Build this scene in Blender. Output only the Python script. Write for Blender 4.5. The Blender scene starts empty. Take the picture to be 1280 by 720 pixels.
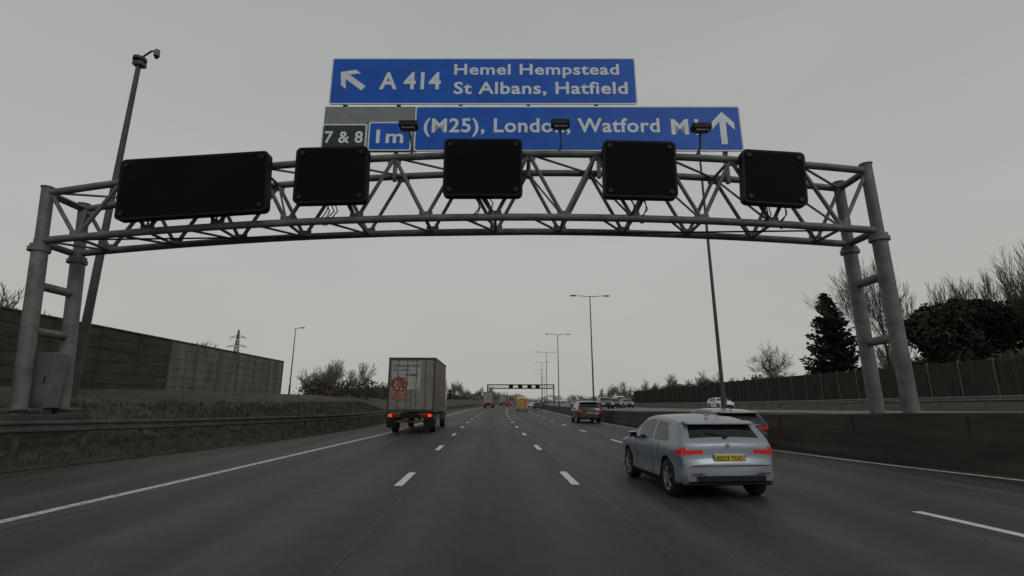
import bpy, bmesh, math, random
from mathutils import Vector, Matrix
random.seed(7)
D=bpy.data; SC=bpy.context.scene; COL=SC.collection

# ---------------------------------------------------------------- materials
def new_mat(name):
    m=D.materials.new(name); m.use_nodes=True
    nt=m.node_tree; b=nt.nodes['Principled BSDF']; return m,nt,b
def mat(name,col,rough=.6,metal=0,nscale=None,namt=.3,bump=0,spec=None,emit=0,stretch=None,coat=0):
    m,nt,b=new_mat(name)
    b.inputs['Base Color'].default_value=(*col,1); b.inputs['Roughness'].default_value=rough
    b.inputs['Metallic'].default_value=metal
    if spec is not None: b.inputs['Specular IOR Level'].default_value=spec
    if coat: b.inputs['Coat Weight'].default_value=coat; b.inputs['Coat Roughness'].default_value=.12
    if emit:
        b.inputs['Emission Color'].default_value=(*col,1); b.inputs['Emission Strength'].default_value=emit
    if nscale:
        tc=nt.nodes.new('ShaderNodeTexCoord'); mp=nt.nodes.new('ShaderNodeMapping')
        if stretch: mp.inputs['Scale'].default_value=stretch
        n=nt.nodes.new('ShaderNodeTexNoise'); n.inputs['Scale'].default_value=nscale; n.inputs['Detail'].default_value=6
        n.inputs['Roughness'].default_value=.65
        nt.links.new(tc.outputs['Object'],mp.inputs[0]); nt.links.new(mp.outputs[0],n.inputs[0])
        r=nt.nodes.new('ShaderNodeValToRGB')
        r.color_ramp.elements[0].position=.3; r.color_ramp.elements[1].position=.7
        r.color_ramp.elements[0].color=(*[c*(1-namt) for c in col],1)
        r.color_ramp.elements[1].color=(*[min(1,c*(1+namt)) for c in col],1)
        nt.links.new(n.outputs[0],r.inputs[0]); nt.links.new(r.outputs[0],b.inputs['Base Color'])
        if bump:
            bp=nt.nodes.new('ShaderNodeBump'); bp.inputs['Strength'].default_value=bump
            nt.links.new(n.outputs[0],bp.inputs['Height']); nt.links.new(bp.outputs[0],b.inputs['Normal'])
    return m

def asphalt(name,base,tracks=True):
    m,nt,b=new_mat(name); N=nt.nodes.new; L=nt.links.new
    tc=N('ShaderNodeTexCoord')
    def noise(scale,sc,det=5):
        mp=N('ShaderNodeMapping'); mp.inputs['Scale'].default_value=sc; L(tc.outputs['Object'],mp.inputs[0])
        n=N('ShaderNodeTexNoise'); n.inputs['Scale'].default_value=scale; n.inputs['Detail'].default_value=det
        L(mp.outputs[0],n.inputs[0]); return n.outputs[0]
    def math_(op,a,bv,c=None):
        n=N('ShaderNodeMath'); n.operation=op
        for i,v in enumerate((a,bv,c)):
            if v is None: continue
            if isinstance(v,(int,float)): n.inputs[i].default_value=v
            else: L(v,n.inputs[i])
        return n.outputs[0]
    fine=noise(38,(1,1,1),3); streak=noise(1.3,(1.5,.05,1),6); patch=noise(.25,(1,.4,1),4); mott=noise(3.0,(1,.5,1),6)
    v=math_('MULTIPLY_ADD',fine,1.8,.1)
    v=math_('MULTIPLY',v,math_('MULTIPLY_ADD',streak,2.4,-.2))
    v=math_('MULTIPLY',v,math_('MULTIPLY_ADD',patch,1.1,.45))
    v=math_('MULTIPLY',v,math_('MULTIPLY_ADD',mott,.8,.6))
    if tracks:
        sep=N('ShaderNodeSeparateXYZ'); L(tc.outputs['Object'],sep.inputs[0])
        c=math_('COSINE',math_('MULTIPLY',math_('ADD',sep.outputs[0],.04),2*math.pi/1.82),0)
        v=math_('MULTIPLY',v,math_('MULTIPLY_ADD',c,-.20,1.0))
        d=math_('ABSOLUTE',math_('SUBTRACT',sep.outputs[0],.25),0)
        dk=N('ShaderNodeMapRange'); dk.inputs[1].default_value=.2; dk.inputs[2].default_value=1.3; dk.inputs[3].default_value=.70; dk.inputs[4].default_value=1.0
        L(d,dk.inputs[0]); v=math_('MULTIPLY',v,dk.outputs[0])
    comb=N('ShaderNodeVectorMath'); comb.operation='SCALE'; comb.inputs[0].default_value=base
    L(v,comb.inputs['Scale']); L(comb.outputs[0],b.inputs['Base Color'])
    rr=math_('MULTIPLY_ADD',streak,.5,.38); L(rr,b.inputs['Roughness'])
    b.inputs['Specular IOR Level'].default_value=.30
    bp=N('ShaderNodeBump'); bp.inputs['Strength'].default_value=.4; bp.inputs['Distance'].default_value=.01
    L(fine,bp.inputs['Height']); L(bp.outputs[0],b.inputs['Normal'])
    return m

M={}
M['asphalt']=asphalt('asphalt',(.046,.0435,.040))
M['asphalt2']=asphalt('asphalt_opposite',(.13,.128,.12),False)
M['seam']=mat('tar_seam',(.012,.012,.012),.5,nscale=6,namt=.4)
M['grass']=mat('verge_grass',(.027,.034,.016),.95,nscale=1.6,namt=.6,bump=.4)
M['drygrass']=mat('dry_grass',(.050,.045,.029),.95,nscale=.8,namt=.55,bump=.4)
M['field']=mat('field',(.05,.055,.035),.95,nscale=.05,namt=.4)
M['galv']=mat('galvanised_steel',(.15,.155,.145),.6,.3,nscale=4,namt=.3)
M['railmat']=mat('weathered_rail',(.065,.07,.062),.7,.2,nscale=3,namt=.4)
M['gantry']=mat('gantry_grey_paint',(.115,.13,.12),.6,.05,nscale=2.2,namt=.42)
M['mast']=mat('mast_steel',(.07,.07,.066),.65,.2,nscale=3,namt=.3)
M['black']=mat('black_housing',(.005,.006,.007),.6,nscale=3,namt=.4,spec=.18)
M['face']=mat('signal_face',(.003,.0035,.0055),.75,spec=.10,nscale=.8,namt=.4)
M['plastic']=mat('black_plastic',(.010,.010,.011),.6,spec=.3)
M['signblue']=mat('sign_blue',(.006,.10,.50),.5,nscale=1.2,namt=.14,spec=.3)
M['signwhite']=mat('sign_white',(.68,.73,.78),.5,nscale=2,namt=.08)
M['signblack']=mat('sign_black',(.012,.024,.022),.5)
M['signgrey']=mat('sign_grey',(.20,.22,.215),.6,nscale=2,namt=.15)
M['conc']=mat('barrier_concrete',(.052,.047,.039),.9,nscale=.9,namt=.5,bump=.2,stretch=(1,.35,3))
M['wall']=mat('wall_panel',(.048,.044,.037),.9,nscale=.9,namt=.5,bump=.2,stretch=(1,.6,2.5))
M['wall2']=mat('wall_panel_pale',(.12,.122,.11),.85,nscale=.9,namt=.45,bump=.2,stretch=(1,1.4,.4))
M['wood']=mat('fence_timber',(.045,.043,.035),.9,nscale=1.2,namt=.45,stretch=(1,2,.4))
M['post']=mat('fence_post',(.10,.10,.09),.8)
M['bark']=mat('bark',(.085,.072,.06),.95,nscale=3,namt=.35)
M['farbark']=mat('bark_hazed',(.15,.135,.12),.95,nscale=1,namt=.3)  # lighter, greyer bark: distance haze painted into the colour
M['pylon']=mat('pylon_steel_hazed',(.15,.152,.15),.7)  # separate steel tone with the far haze mixed into its colour
M['conifer']=mat('conifer_needles',(.020,.034,.019),.9,nscale=1.0,namt=.6)
M['evergreen']=mat('evergreen_leaves',(.026,.035,.020),.9,nscale=.5,namt=.7)
M['scrub']=mat('winter_scrub',(.064,.053,.040),.95,nscale=.5,namt=.5)
M['farscrub']=mat('scrub_hazed',(.12,.112,.098),.95,nscale=.2,namt=.35)  # paler than the near scrub to imitate haze over the far trees
M['silver']=mat('silver_paint',(.25,.285,.335),.38,.45,coat=.4)
M['darkpaint']=mat('dark_paint',(.02,.022,.028),.3,.2,coat=.6)
M['blackpaint']=mat('black_paint',(.010,.010,.012),.3,.1,coat=.6)
M['whitepaint']=mat('white_paint',(.60,.61,.60),.3,coat=.5)
M['greypaint']=mat('grey_paint',(.12,.125,.13),.3,.3,coat=.6)
M['bluepaint']=mat('blue_paint',(.05,.08,.13),.3,.3,coat=.6)
M['redpaint']=mat('red_paint',(.25,.03,.025),.3,.1,coat=.6)
M['yellow']=mat('hi_vis_yellow',(.50,.38,.06),.5)
M['glass']=mat('tinted_glass',(.006,.008,.009),.10,spec=.45)
M['red']=mat('tail_lens',(.20,.008,.008),.3)
M['redlit']=mat('tail_lamp_lit',(.42,.012,.010),.3,emit=.22)
M['redbright']=mat('lorry_tail_lamp_lit',(1.0,.03,.02),.35,emit=1.3)
M['lens']=mat('clear_lens',(.6,.62,.62),.15,coat=.6)
M['tyre']=mat('tyre',(.012,.012,.012),.85)
M['alloy']=mat('alloy',(.25,.26,.27),.4,.6)
M['chrome']=mat('chrome',(.5,.5,.5),.25,1)
M['plate']=mat('plate_yellow',(.66,.46,.03),.5)
M['text']=mat('text_black',(.01,.01,.01),.5)
M['boxgrey']=mat('lorry_door',(.27,.26,.24),.5,nscale=1.5,namt=.25,stretch=(1,1,.4))
M['boxframe']=mat('lorry_frame',(.085,.062,.052),.55,nscale=2,namt=.3)
M['boxside']=mat('lorry_side',(.17,.14,.125),.5,nscale=1,namt=.35)
M['poster']=mat('poster_white',(.48,.48,.455),.5,nscale=2,namt=.14)
M['foodo']=mat('food_orange',(.40,.18,.07),.6,nscale=7,namt=.6)
M['foodr']=mat('food_red',(.25,.07,.04),.6,nscale=9,namt=.5)
M['foodg']=mat('food_green',(.12,.15,.05),.6,nscale=9,namt=.5)
M['orange']=mat('orange_marker',(.45,.13,.03),.5)
M['cab']=mat('cabinet_grey',(.10,.115,.11),.6,nscale=2,namt=.25)
def worn(name,dens,hi=.62):
    m,nt,b=new_mat(name); tc=nt.nodes.new('ShaderNodeTexCoord')
    n=nt.nodes.new('ShaderNodeTexNoise'); n.inputs['Scale'].default_value=9; n.inputs['Detail'].default_value=8; n.inputs['Roughness'].default_value=.75
    nt.links.new(tc.outputs['Object'],n.inputs[0])
    r=nt.nodes.new('ShaderNodeValToRGB'); r.color_ramp.elements[0].position=dens; r.color_ramp.elements[1].position=dens+.2
    r.color_ramp.elements[0].color=(.10,.097,.09,1); r.color_ramp.elements[1].color=(hi,hi,hi*.95,1)
    nt.links.new(n.outputs[0],r.inputs[0]); nt.links.new(r.outputs[0],b.inputs['Base Color']); b.inputs['Roughness'].default_value=.6
    return m
M['mark']=worn('marking_dash',.29,.72); M['mark2']=worn('marking_edge',.35,.62)

# ---------------------------------------------------------------- helpers
def empty(name,loc=(0,0,0),rz=0,ry=0):
    e=D.objects.new(name,None); COL.objects.link(e); e.location=loc; e.rotation_euler=(0,ry,rz); e.empty_display_size=.2; return e
class B:
    def __init__(s): s.v=[]; s.f=[]; s.m=[]; s.mats=[]; s.sm=[]
    def mi(s,m):
        if m not in s.mats: s.mats.append(m)
        return s.mats.index(m)
    def add(s,vs,fs,m,smooth=False):
        o=len(s.v); s.v+= [tuple(v) for v in vs]; k=s.mi(m)
        for f in fs: s.f.append([i+o for i in f]); s.m.append(k); s.sm.append(smooth)
    def box(s,c,d,m,rot=None,bev=0):
        hx,hy,hz=[a/2 for a in d]
        if bev:
            bm=bmesh.new(); bmesh.ops.create_cube(bm,size=1); bmesh.ops.scale(bm,vec=d,verts=bm.verts)
            bmesh.ops.bevel(bm,geom=bm.edges[:],offset=bev,segments=2,affect='EDGES',profile=.5)
            bm.verts.index_update(); vs=[v.co.copy() for v in bm.verts]; fs=[[v.index for v in f.verts] for f in bm.faces]; bm.free()
        else:
            vs=[Vector((x,y,z)) for x in(-hx,hx) for y in(-hy,hy) for z in(-hz,hz)]
            fs=[[0,1,3,2],[4,6,7,5],[0,4,5,1],[2,3,7,6],[0,2,6,4],[1,5,7,3]]
        if rot: vs=[rot@v for v in vs]
        s.add([v+Vector(c) for v in vs],fs,m)
    def tube(s,a,b,r0,m,r1=None,n=8,caps=True,smooth=True):
        a=Vector(a); b=Vector(b); r1=r0 if r1 is None else r1; d=(b-a)
        if d.length<1e-6: return
        d.normalize(); up=Vector((0,0,1)) if abs(d.z)<.95 else Vector((1,0,0))
        x=d.cross(up).normalized(); y=d.cross(x)
        vs=[]
        for p,r in((a,r0),(b,r1)):
            for i in range(n):
                t=2*math.pi*i/n; vs.append(p+x*(r*math.cos(t))+y*(r*math.sin(t)))
        s.add(vs,[[i,(i+1)%n,n+(i+1)%n,n+i] for i in range(n)],m,smooth)
        if caps: s.add(vs[:n],[list(range(n))[::-1]],m); s.add(vs[n:],[list(range(n))],m)
    def poly(s,pts,m): s.add(pts,[list(range(len(pts)))],m)
    def prism(s,pts2,y0,y1,m,to=lambda x,y,z:(x,y,z)):
        n=len(pts2); vs=[to(x,y0,z) for x,z in pts2]+[to(x,y1,z) for x,z in pts2]
        s.add(vs,[list(range(n)),list(range(2*n-1,n-1,-1))]+[[i,n+i,n+(i+1)%n,(i+1)%n] for i in range(n)],m)
    def obj(s,name,parent=None,loc=None,fixn=False):
        me=D.meshes.new(name); me.from_pydata(s.v,[],s.f); 
        for m in s.mats: me.materials.append(m)
        me.polygons.foreach_set('material_index',s.m); me.polygons.foreach_set('use_smooth',s.sm); me.update()
        if fixn:
            bm=bmesh.new(); bm.from_mesh(me); bmesh.ops.recalc_face_normals(bm,faces=bm.faces); bm.to_mesh(me); bm.free()
        o=D.objects.new(name,me); COL.objects.link(o)
        if parent: o.parent=parent
        if loc: o.location=loc
        return o
def rrect(w,h,r,n=5):
    pts=[]
    for cx_,cz,a0 in((w/2-r,h/2-r,0),(-w/2+r,h/2-r,90),(-w/2+r,-h/2+r,180),(w/2-r,-h/2+r,270)):
        for i in range(n+1):
            a=math.radians(a0+90*i/n); pts.append((cx_+r*math.cos(a),cz+r*math.sin(a)))
    return pts
def text(name,s,box,y,m,parent,bold=.012,ext=.006):
    c=D.curves.new(name,'FONT'); c.body=s; c.size=1; c.offset=bold; c.extrude=.01; c.resolution_u=3; c.space_character=1.06
    o=D.objects.new(name,c); COL.objects.link(o); dg=bpy.context.evaluated_depsgraph_get()
    me=D.meshes.new_from_object(o.evaluated_get(dg)); D.objects.remove(o)
    xs=[v.co.x for v in me.vertices]; ys=[v.co.y for v in me.vertices]
    x0,x1,z0,z1=box; sx=(x1-x0)/(max(xs)-min(xs)); sz=(z1-z0)/(max(ys)-min(ys)); mx,mz=min(xs),min(ys)
    for v in me.vertices:
        v.co=Vector((x0+(v.co.x-mx)*sx, y-v.co.z*ext/.01, z0+(v.co.y-mz)*sz))
    me.materials.clear(); me.materials.append(m); o=D.objects.new(name,me); COL.objects.link(o); o.parent=parent; return o
def interp(pts,x):
    if x<=pts[0][0]: return pts[0][1]
    if x>=pts[-1][0]: return pts[-1][1]
    for i in range(len(pts)-1):
        a,b=pts[i],pts[i+1]
        if a[0]<=x<=b[0]:
            t=(x-a[0])/(b[0]-a[0]); return a[1]+(b[1]-a[1])*t
def sm(pts,x,w=1.2):
    return sum(interp(pts,x+d*w) for d in(-1,-.5,0,.5,1))/5
def cx(Y):
    if Y<30: return 0
    if Y<250: return 3*((Y-30)/96)**2
    return 15.75+(Y-250)*.1432

# ---------------------------------------------------------------- alignment
LL=[(-30,-7.6),(4,-7.25),(7.5,-7.0),(12,-6.6),(19,-6.1),(27,-5.5),(40,-5.4)]
LC=[(-30,7.1),(4,7.1),(7,6.8),(12,6.0),(20,5.5),(30,5.35)]
LD=[(-30,12.5),(7,12.5),(10,11.8),(13,10.8),(17.6,9.9),(25,9.1),(40,8.8)]
RL=[(-30,-14.6),(5,-14),(9,-13.1),(13.3,-12.3),(17.7,-10.9),(25,-9.6),(34,-8.8),(60,-8.6)]
fLL=lambda Y: sm(LL,Y)+cx(Y); fLC=lambda Y: sm(LC,Y)+cx(Y); fLD=lambda Y: sm(LD,Y)+cx(Y)
fA=lambda Y:-1.86+cx(Y); fB=lambda Y:1.78+cx(Y)
fRail=lambda Y: sm(RL,Y,2)+cx(Y)
fEdge=lambda Y: fRail(Y)+.8
fBar=lambda Y: fLD(Y)+.72
railg=lambda Y: sm([(12,.36),(18,.22),(30,0.04)],Y)
zopp=lambda Y: 1.22*math.exp(-max(0,Y-20)/70)
bartop=lambda Y: sm([(11,1.44),(16,1.27),(22,1.10),(35,.95)],Y)
YS=[-30,-15,-5,0]+[i*1.0 for i in range(2,60)]+[60+i*5 for i in range(0,50)]+[320,360,400,460,520,600,700]
def strip(name,cols,m,ys=YS,sub=None):
    vs=[];fs=[];n=len(cols)
    for y in ys:
        for fx,fz in cols: vs.append((fx(y),y,fz(y)))
    for i in range(len(ys)-1):
        for j in range(n-1): a=i*n+j; fs.append([a,a+1,a+n+1,a+n])
    b=B(); b.add(vs,fs,m,True); return b.obj(name)
g=B(); g.poly([(-3000,-200,-.06),(3000,-200,-.06),(3000,4000,-.06),(-3000,4000,-.06)],M['field']); g.obj('ground')
strip('road',[(fEdge,lambda y:0),(lambda y:fLL(y),lambda y:0),(lambda y:cx(y),lambda y:0.0),(fLD,lambda y:0),(fBar,lambda y:0)],M['asphalt'])
def bz(e): return interp([(0,0.0),(.15,.05),(.8,.22),(1.6,.55),(3,1.05),(5,1.75),(7,2.15),(30,2.5),(400,3)],e)
offs=[0,.15,.4,.8,1.2,1.6,2.3,3,4,5,6,7,10,16,30,80,400]
strip('grass_verge',[((lambda y,e=e:fEdge(y)-e),(lambda y,e=e: bz(e)-.003+ (0.06*math.sin(y*1.3+e*2)*min(1,e/3)))) for e in offs],M['drygrass'])
strip('grass_verge.001',[((lambda y,e=e:fEdge(y)-e),(lambda y,e=e: bz(e)+.02+.03*math.sin(y*2+e*3)*(e>.2))) for e in(.0,.15,.4,.8,1.2,1.6,2.0)],M['grass'])
OY=[y for y in YS if y>=0]
strip('median_strip',[(lambda y:fBar(y)+.30,lambda y:zopp(y)-.02),(lambda y:fBar(y)+2.2,lambda y:zopp(y)-.02)],M['drygrass'],OY)
strip('opposite_carriageway',[(lambda y,k=k:fBar(y)+k,lambda y:zopp(y)) for k in(2.2,8,14,20.0)],M['asphalt2'],OY)
ro=[(20.0,-.02),(21,.1),(23,.3),(26,.6),(40,.9),(90,1.5),(500,2)]
strip('grass_verge.002',[((lambda y,k=k:fBar(y)+k),(lambda y,h=h:zopp(y)+h)) for k,h in ro],M['grass'],OY)

# ---------------------------------------------------------------- markings
mk=B()
def line(f,y0,y1,w,m,z=.004,step=1.0,fz=None):
    n=max(1,int((y1-y0)/step)); ys=[y0+(y1-y0)*i/n for i in range(n+1)]
    vs=[];
    for y in ys:
        zz=(fz(y) if fz else 0)+z
        vs+=[(f(y)-w/2,y,zz),(f(y)+w/2,y,zz)]
    mk.add(vs,[[2*i,2*i+1,2*i+3,2*i+2] for i in range(n)],m)
line(fLL,-8,110,.21,M['mark2']); line(lambda y:fLL(y),110,420,.25,M['mark2'],step=8)
line(fLD,-8,110,.20,M['mark2']); line(fLD,110,420,.25,M['mark2'],step=8)
for f,ph in((fA,11.5),(fB,11.5),(fLC,6.9)):
    y=ph-7.35
    while y<330:
        line(f,y-.95,y+.95,.17 if y<60 else .2,M['mark'],step=.5); y+=7.35
for k in(3.0,18.6): line(lambda y,k=k:fBar(y)+k,2,300,.2,M['mark'],step=4,fz=zopp)
for k in(6.9,10.8,14.7):
    y=3
    while y<260: line(lambda y,k=k:fBar(y)+k,y,y+2,.15,M['mark'],fz=zopp); y+=9
mk.obj('road_markings')
mk=B()
for f,dx in((fA,.28),(fB,.24),(fLC,-.3),(fLL,.5),(fLC,2.1)):
    line(lambda y:f(y)+dx+.02*math.sin(y*.9)+.012*math.sin(y*3.1),-3,60,.035,M['seam'],z=.003,step=.4)
mk.obj('road_seams')
st=B()
for f in(fA,fB,fLC):
    y=11.5+3.67-14.7
    while y<90: st.box((f(y),y,.012),(.12,.10,.02),M['galv'],bev=.004); y+=14.7
st.obj('road_studs')

# ---------------------------------------------------------------- left crash barrier
e=empty('crash_barrier'); b=B()
ys=[4+i*1.6 for i in range(int(150/1.6))]
def railprof(f,fz,h,b,m,ys,side=1):
    prof=[(0,.155),(.045,.12),(.045,.07),(0,.03),(0,-.03),(.045,-.07),(.045,-.12),(0,-.155),(-.02,-.155),(.02,-.07),(-.02,0),(.02,.07),(-.02,.155)]
    n=len(prof); vs=[]
    for y in ys:
        for px,pz in prof: vs.append((f(y)+side*px,y,fz(y)+h+pz))
    b.add(vs,[[i*n+j,i*n+(j+1)%n,(i+1)*n+(j+1)%n,(i+1)*n+j] for i in range(len(ys)-1) for j in range(n)],m)
railprof(fRail,railg,.70,b,M['railmat'],ys)
b.obj('rail_beam',e,fixn=True); b=B()
for y in ys: b.box((fRail(y)-.11,y,railg(y)+.28),(.10,.06,1.1),M['railmat']); b.box((fRail(y)-.04,y,railg(y)+.70),(.06,.08,.2),M['railmat'])
b.obj('posts',e)
e=empty('crash_barrier'); b=B(); ys=[14+i*3.2 for i in range(60)]
railprof(lambda y:fBar(y)+21.5,lambda y:zopp(y)+.1,.68,b,M['galv'],ys,-1); b.obj('rail_beam',e,fixn=True); b=B()
for y in ys: b.box((fBar(y)+21.6,y,zopp(y)+.3),(.12,.07,.9),M['railmat'])
b.obj('posts',e)
e=empty('concrete_barrier'); b=B(); ys=[y for y in YS if -6<y<330]
vs=[];n=8
for y in ys:
    t=bartop(y); x=fBar(y)
    for px,pz in((-.02,-.02),(-.02,.10),(.04,.28),(.09,t-.02),(.12,t),(.32,t),(.35,t-.02),(.45,-.02)): vs.append((x+px,y,pz))
b.add(vs,[[i*n+j,i*n+j+1,(i+1)*n+j+1,(i+1)*n+j] for i in range(len(ys)-1) for j in range(n-1)],M['conc'])
b.obj('wall_body',e,fixn=True); b=B()
y=3.0
while y<120: b.box((fBar(y)+.072,y,.62*bartop(y)),(.03,.012,.62*bartop(y)),M['seam']); y+=3.0
b.obj('joints',e)

# ---------------------------------------------------------------- noise wall (left)
e=empty('noise_wall'); b=B(); WX=-19.0
y=6.0
while y<44.5:
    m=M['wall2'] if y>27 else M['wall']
    top=5.18
    b.box((WX,y+1.3,(1.7+top)/2),(.10,2.52,top-1.7),m)
    for k in range(6):
        b.box((WX+.062,y+1.3,2.0+k*.55),(.02,2.52,.05),m)
    y+=2.62
b.obj('panels',e); b=B(); y=6.0
while y<45.5: b.box((WX+.03,y-.02,3.45),(.2,.10,3.6),M['wall'] if y<27 else M['post']); y+=2.62
b.obj('posts',e); b=B(); b.box((WX,25.6,5.22),(.2,39.3,.07),M['wall']); b.obj('coping',e)

# right acoustic fence
e=empty('timber_fence'); b=B(); p=B(); y=22.0; FX=lambda y:40.0+cx(y)*.9
while y<150:
    y2=y+3.0; x0,x1=FX(y),FX(y2)
    top=4.95 if y<90 else 4.6
    vs=[(x0,y,1.0),(x1,y2,1.0),(x1,y2,top),(x0,y,top),(x0+.1,y,1.0),(x1+.1,y2,1.0),(x1+.1,y2,top),(x0+.1,y,top)]
    b.add(vs,[[0,1,2,3],[5,4,7,6],[3,2,6,7],[0,3,7,4],[1,5,6,2]],M['wood'])
    for k in range(12):
        t=(k+.5)/12; b.box((x0+(x1-x0)*t-.03,y+3*t,(1.2+top)/2),(.03,.05,top-1.3),M['wood'])
    p.box((x0-.05,y,(1+top)/2+.05),(.16,.12,top-.85),M['post'])
    y=y2
b.obj('panels',e); p.obj('posts',e)

# ---------------------------------------------------------------- gantry
GA=-math.atan(.044); GO=(0,14.17,0)
def quad(p,x):
    (a,fa),(b_,fb),(c,fc)=p
    return fa*(x-b_)*(x-c)/((a-b_)*(a-c))+fb*(x-a)*(x-c)/((b_-a)*(b_-c))+fc*(x-a)*(x-b_)/((c-a)*(c-b_))
zb=lambda x:quad(((-13.9,6.50),(0,7.27),(11.9,6.83)),x)
zt=lambda x:quad(((-13.9,8.10),(0,9.42),(11.9,8.85)),x)
G=empty('motorway_gantry',GO,GA)
XL,XR=-13.95,11.95; DY=1.33
b=B(); nb=12; xs=[XL+(XR-XL)*i/nb for i in range(nb+1)]
fine=[XL-.1+(XR-XL+.2)*i/48 for i in range(49)]
for y in(0,DY):
    for f,r in((zb,.115),(zt,.115)):
        for i in range(48): b.tube((fine[i],y,f(fine[i])),(fine[i+1],y,f(fine[i+1])),r,M['gantry'],n=10,caps=False)
b.obj('chords',G); b=B()
for y in(0,DY):
    for i in range(nb):
        a,c=xs[i],xs[i+1]; mid=(a+c)/2
        b.tube((a,y,zt(a)),(mid,y,zb(mid)),.062,M['gantry'],n=8); b.tube((mid,y,zb(mid)),(c,y,zt(c)),.062,M['gantry'],n=8)
for i in range(nb):
    a,c=xs[i],xs[i+1]; mid=(a+c)/2
    b.tube((a,0,zt(a)),(a,DY,zt(a)),.05,M['gantry']); b.tube((mid,0,zb(mid)),(mid,DY,zb(mid)),.05,M['gantry'])
    b.tube((a,0,zt(a)),(c,DY,zt(c)),.04,M['gantry']); b.tube((mid-1.05,0,zb(mid-1.05)),(mid,DY,zb(mid)),.04,M['gantry'])
    b.tube((mid,0,zb(mid)),(a,DY,zt(a)),.035,M['gantry'])
    for y in(0,DY):
        b.box((mid,y,zb(mid)+.12),(.42,.03,.20),M['gantry']); b.box((a,y,zt(a)-.12),(.42,.03,.20),M['gantry'])
b.obj('lattice_braces',G); b=B()
for XB,XT,top,base in((-13.3,-14.05,8.25,.5),(11.98,11.95,9.05,-.1)):
    X=lambda z:XB+(XT-XB)*z/8.0
    zc=zb(XT)
    for y in(0,DY):
        b.tube((X(base),y,base),(X(zc-.2),y,zc-.2),.205,M['gantry'],n=20); b.tube((X(zc-.2),y,zc-.2),(X(top),y,top),.165,M['gantry'],n=20)
        b.tube((X(zc),y,zc-.34),(X(zc),y,zc-.22),.28,M['gantry'],n=20); b.tube((X(zc),y,zc-.21),(X(zc),y,zc-.12),.24,M['gantry'],n=20)
        b.tube((X(top),y,top),(X(top),y,top+.03),.19,M['gantry'],n=20)
        b.box((X(base),y,base+.95),(.62,.62,.05),M['gantry'])
    for z in((5.4,3.5) if XB>0 else (5.1,3.7)):
        b.tube((X(z),0,z),(X(z),DY,z),.13,M['gantry'],n=14)
    for z in(zb(XT),zt(XT)): b.tube((XT,0,z),(XT,DY,z),.11,M['gantry'],n=12)
b.obj('columns',G); b=B()
b.box((-13.3,.66,.55),(.9,2.1,1.5),M['conc'],bev=.03); b.box((12.12,.66,.3),(.7,2.0,1.1),M['conc'],bev=.03)
b.obj('foundations',G)
b=B()
for x,yy in((-4.9,-.2),(-.3,-.2),(4.6,-.2),(8.7,-.2)):
    for k in range(4):
        x0=x+random.uniform(-.35,.35); pts=[(x0,-.25,zb(x)+.55)]
        for j in range(1,7): pts.append((x0+random.uniform(-.05,.05)+.12*math.sin(j),-.2+.03*j,zb(x)+.55-.15*j+ (.06*(j-3) if j>3 else 0)))
        for j in range(6): b.tube(pts[j],pts[j+1],.018,M['plastic'],n=5,caps=False)
b.tube((XL,.5,zb(XL)+.2),(XR,.5,zb(XR)+.2),.03,M['plastic'])
b.obj('cables',G)
b=B()
for x in(-5.3,-3.4,-1.2,1.2,3.6,6.0,8.0):
    hi=13.7 if -5.7<x<4.9 else 11.6
    b.box((x,1.05,(hi+zt(x)-.3)/2),(.12,.14,hi-zt(x)+.3),M['gantry'])
for z in(10.4,11.4,12.3,13.3): b.box((-.4 if z>11.8 else 1.2,.985,z),(10.4 if z>11.8 else 13.8,.04,.08),M['gantry'])
b.obj('sign_supports',G)

SY=.93
def signpanel(e,x0,x1,z0,z1,m,y=SY,name='panel'):
    w,h=x1-x0,z1-z0; cxx,cz=(x0+x1)/2,(z0+z1)/2
    b=B(); b.prism([(cxx+px,cz+pz) for px,pz in rrect(w,h,.09)],y-.03,y+.015,M['signwhite']); b.obj('border_plate',e)
    b=B(); b.prism([(cxx+px,cz+pz) for px,pz in rrect(w-.10,h-.10,.06)],y-.036,y-.031,m); b.obj(name,e)
def arrowup(b,cx_,cz,L,w,hw,m,y,ang=0):
    pts=[(-w/2,-L/2),(w/2,-L/2),(w/2,L*.20),(hw,-L*.06),(hw,L*.16),(0,L/2),(-hw,L*.16),(-hw,-L*.06),(-w/2,L*.20)]
    c,s=math.cos(ang),math.sin(ang)
    b.prism([(cx_+x*c-z*s,cz+x*s+z*c) for x,z in pts],y-.006,y,m)
T1=empty('direction_sign',GO,GA)
signpanel(T1,-5.85,5.05,11.86,13.74,M['signblue'])
y0=SY-.037
b=B(); arrowup(b,-5.08,12.82,1.08,.22,.40,M['signwhite'],y0,math.radians(52)); b.obj('arrow',T1)
text('text_route','A 414',(-4.1,-1.92,12.45,13.15),y0,M['signwhite'],T1,.026)
text('text_line','Hemel Hempstead',(-1.45,4.45,12.90,13.48),y0,M['signwhite'],T1,.020)
text('text_line_b','St Albans, Hatfield',(-1.45,4.72,12.17,12.75),y0,M['signwhite'],T1,.020)
T2=empty('direction_sign',GO,GA)
signpanel(T2,-2.77,8.6,10.04,11.78,M['signblue'])
text('text_line','(M25), London, Watford',(-2.45,5.75,10.58,11.30),y0,M['signwhite'],T2,.020)
text('text_route','M1',(6.15,7.1,10.66,11.26),y0,M['signwhite'],T2,.026)
b=B(); arrowup(b,7.95,10.92,1.25,.22,.40,M['signwhite'],y0); b.obj('arrow',T2)
T3=empty('junction_sign',GO,GA)
b=B(); b.box((-4.32,SY+.05,10.92),(3.3,.04,1.76),M['signgrey']); b.obj('backing_panel',T3)
signpanel(T3,-5.98,-4.42,10.06,11.08,M['signblack'])
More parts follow.
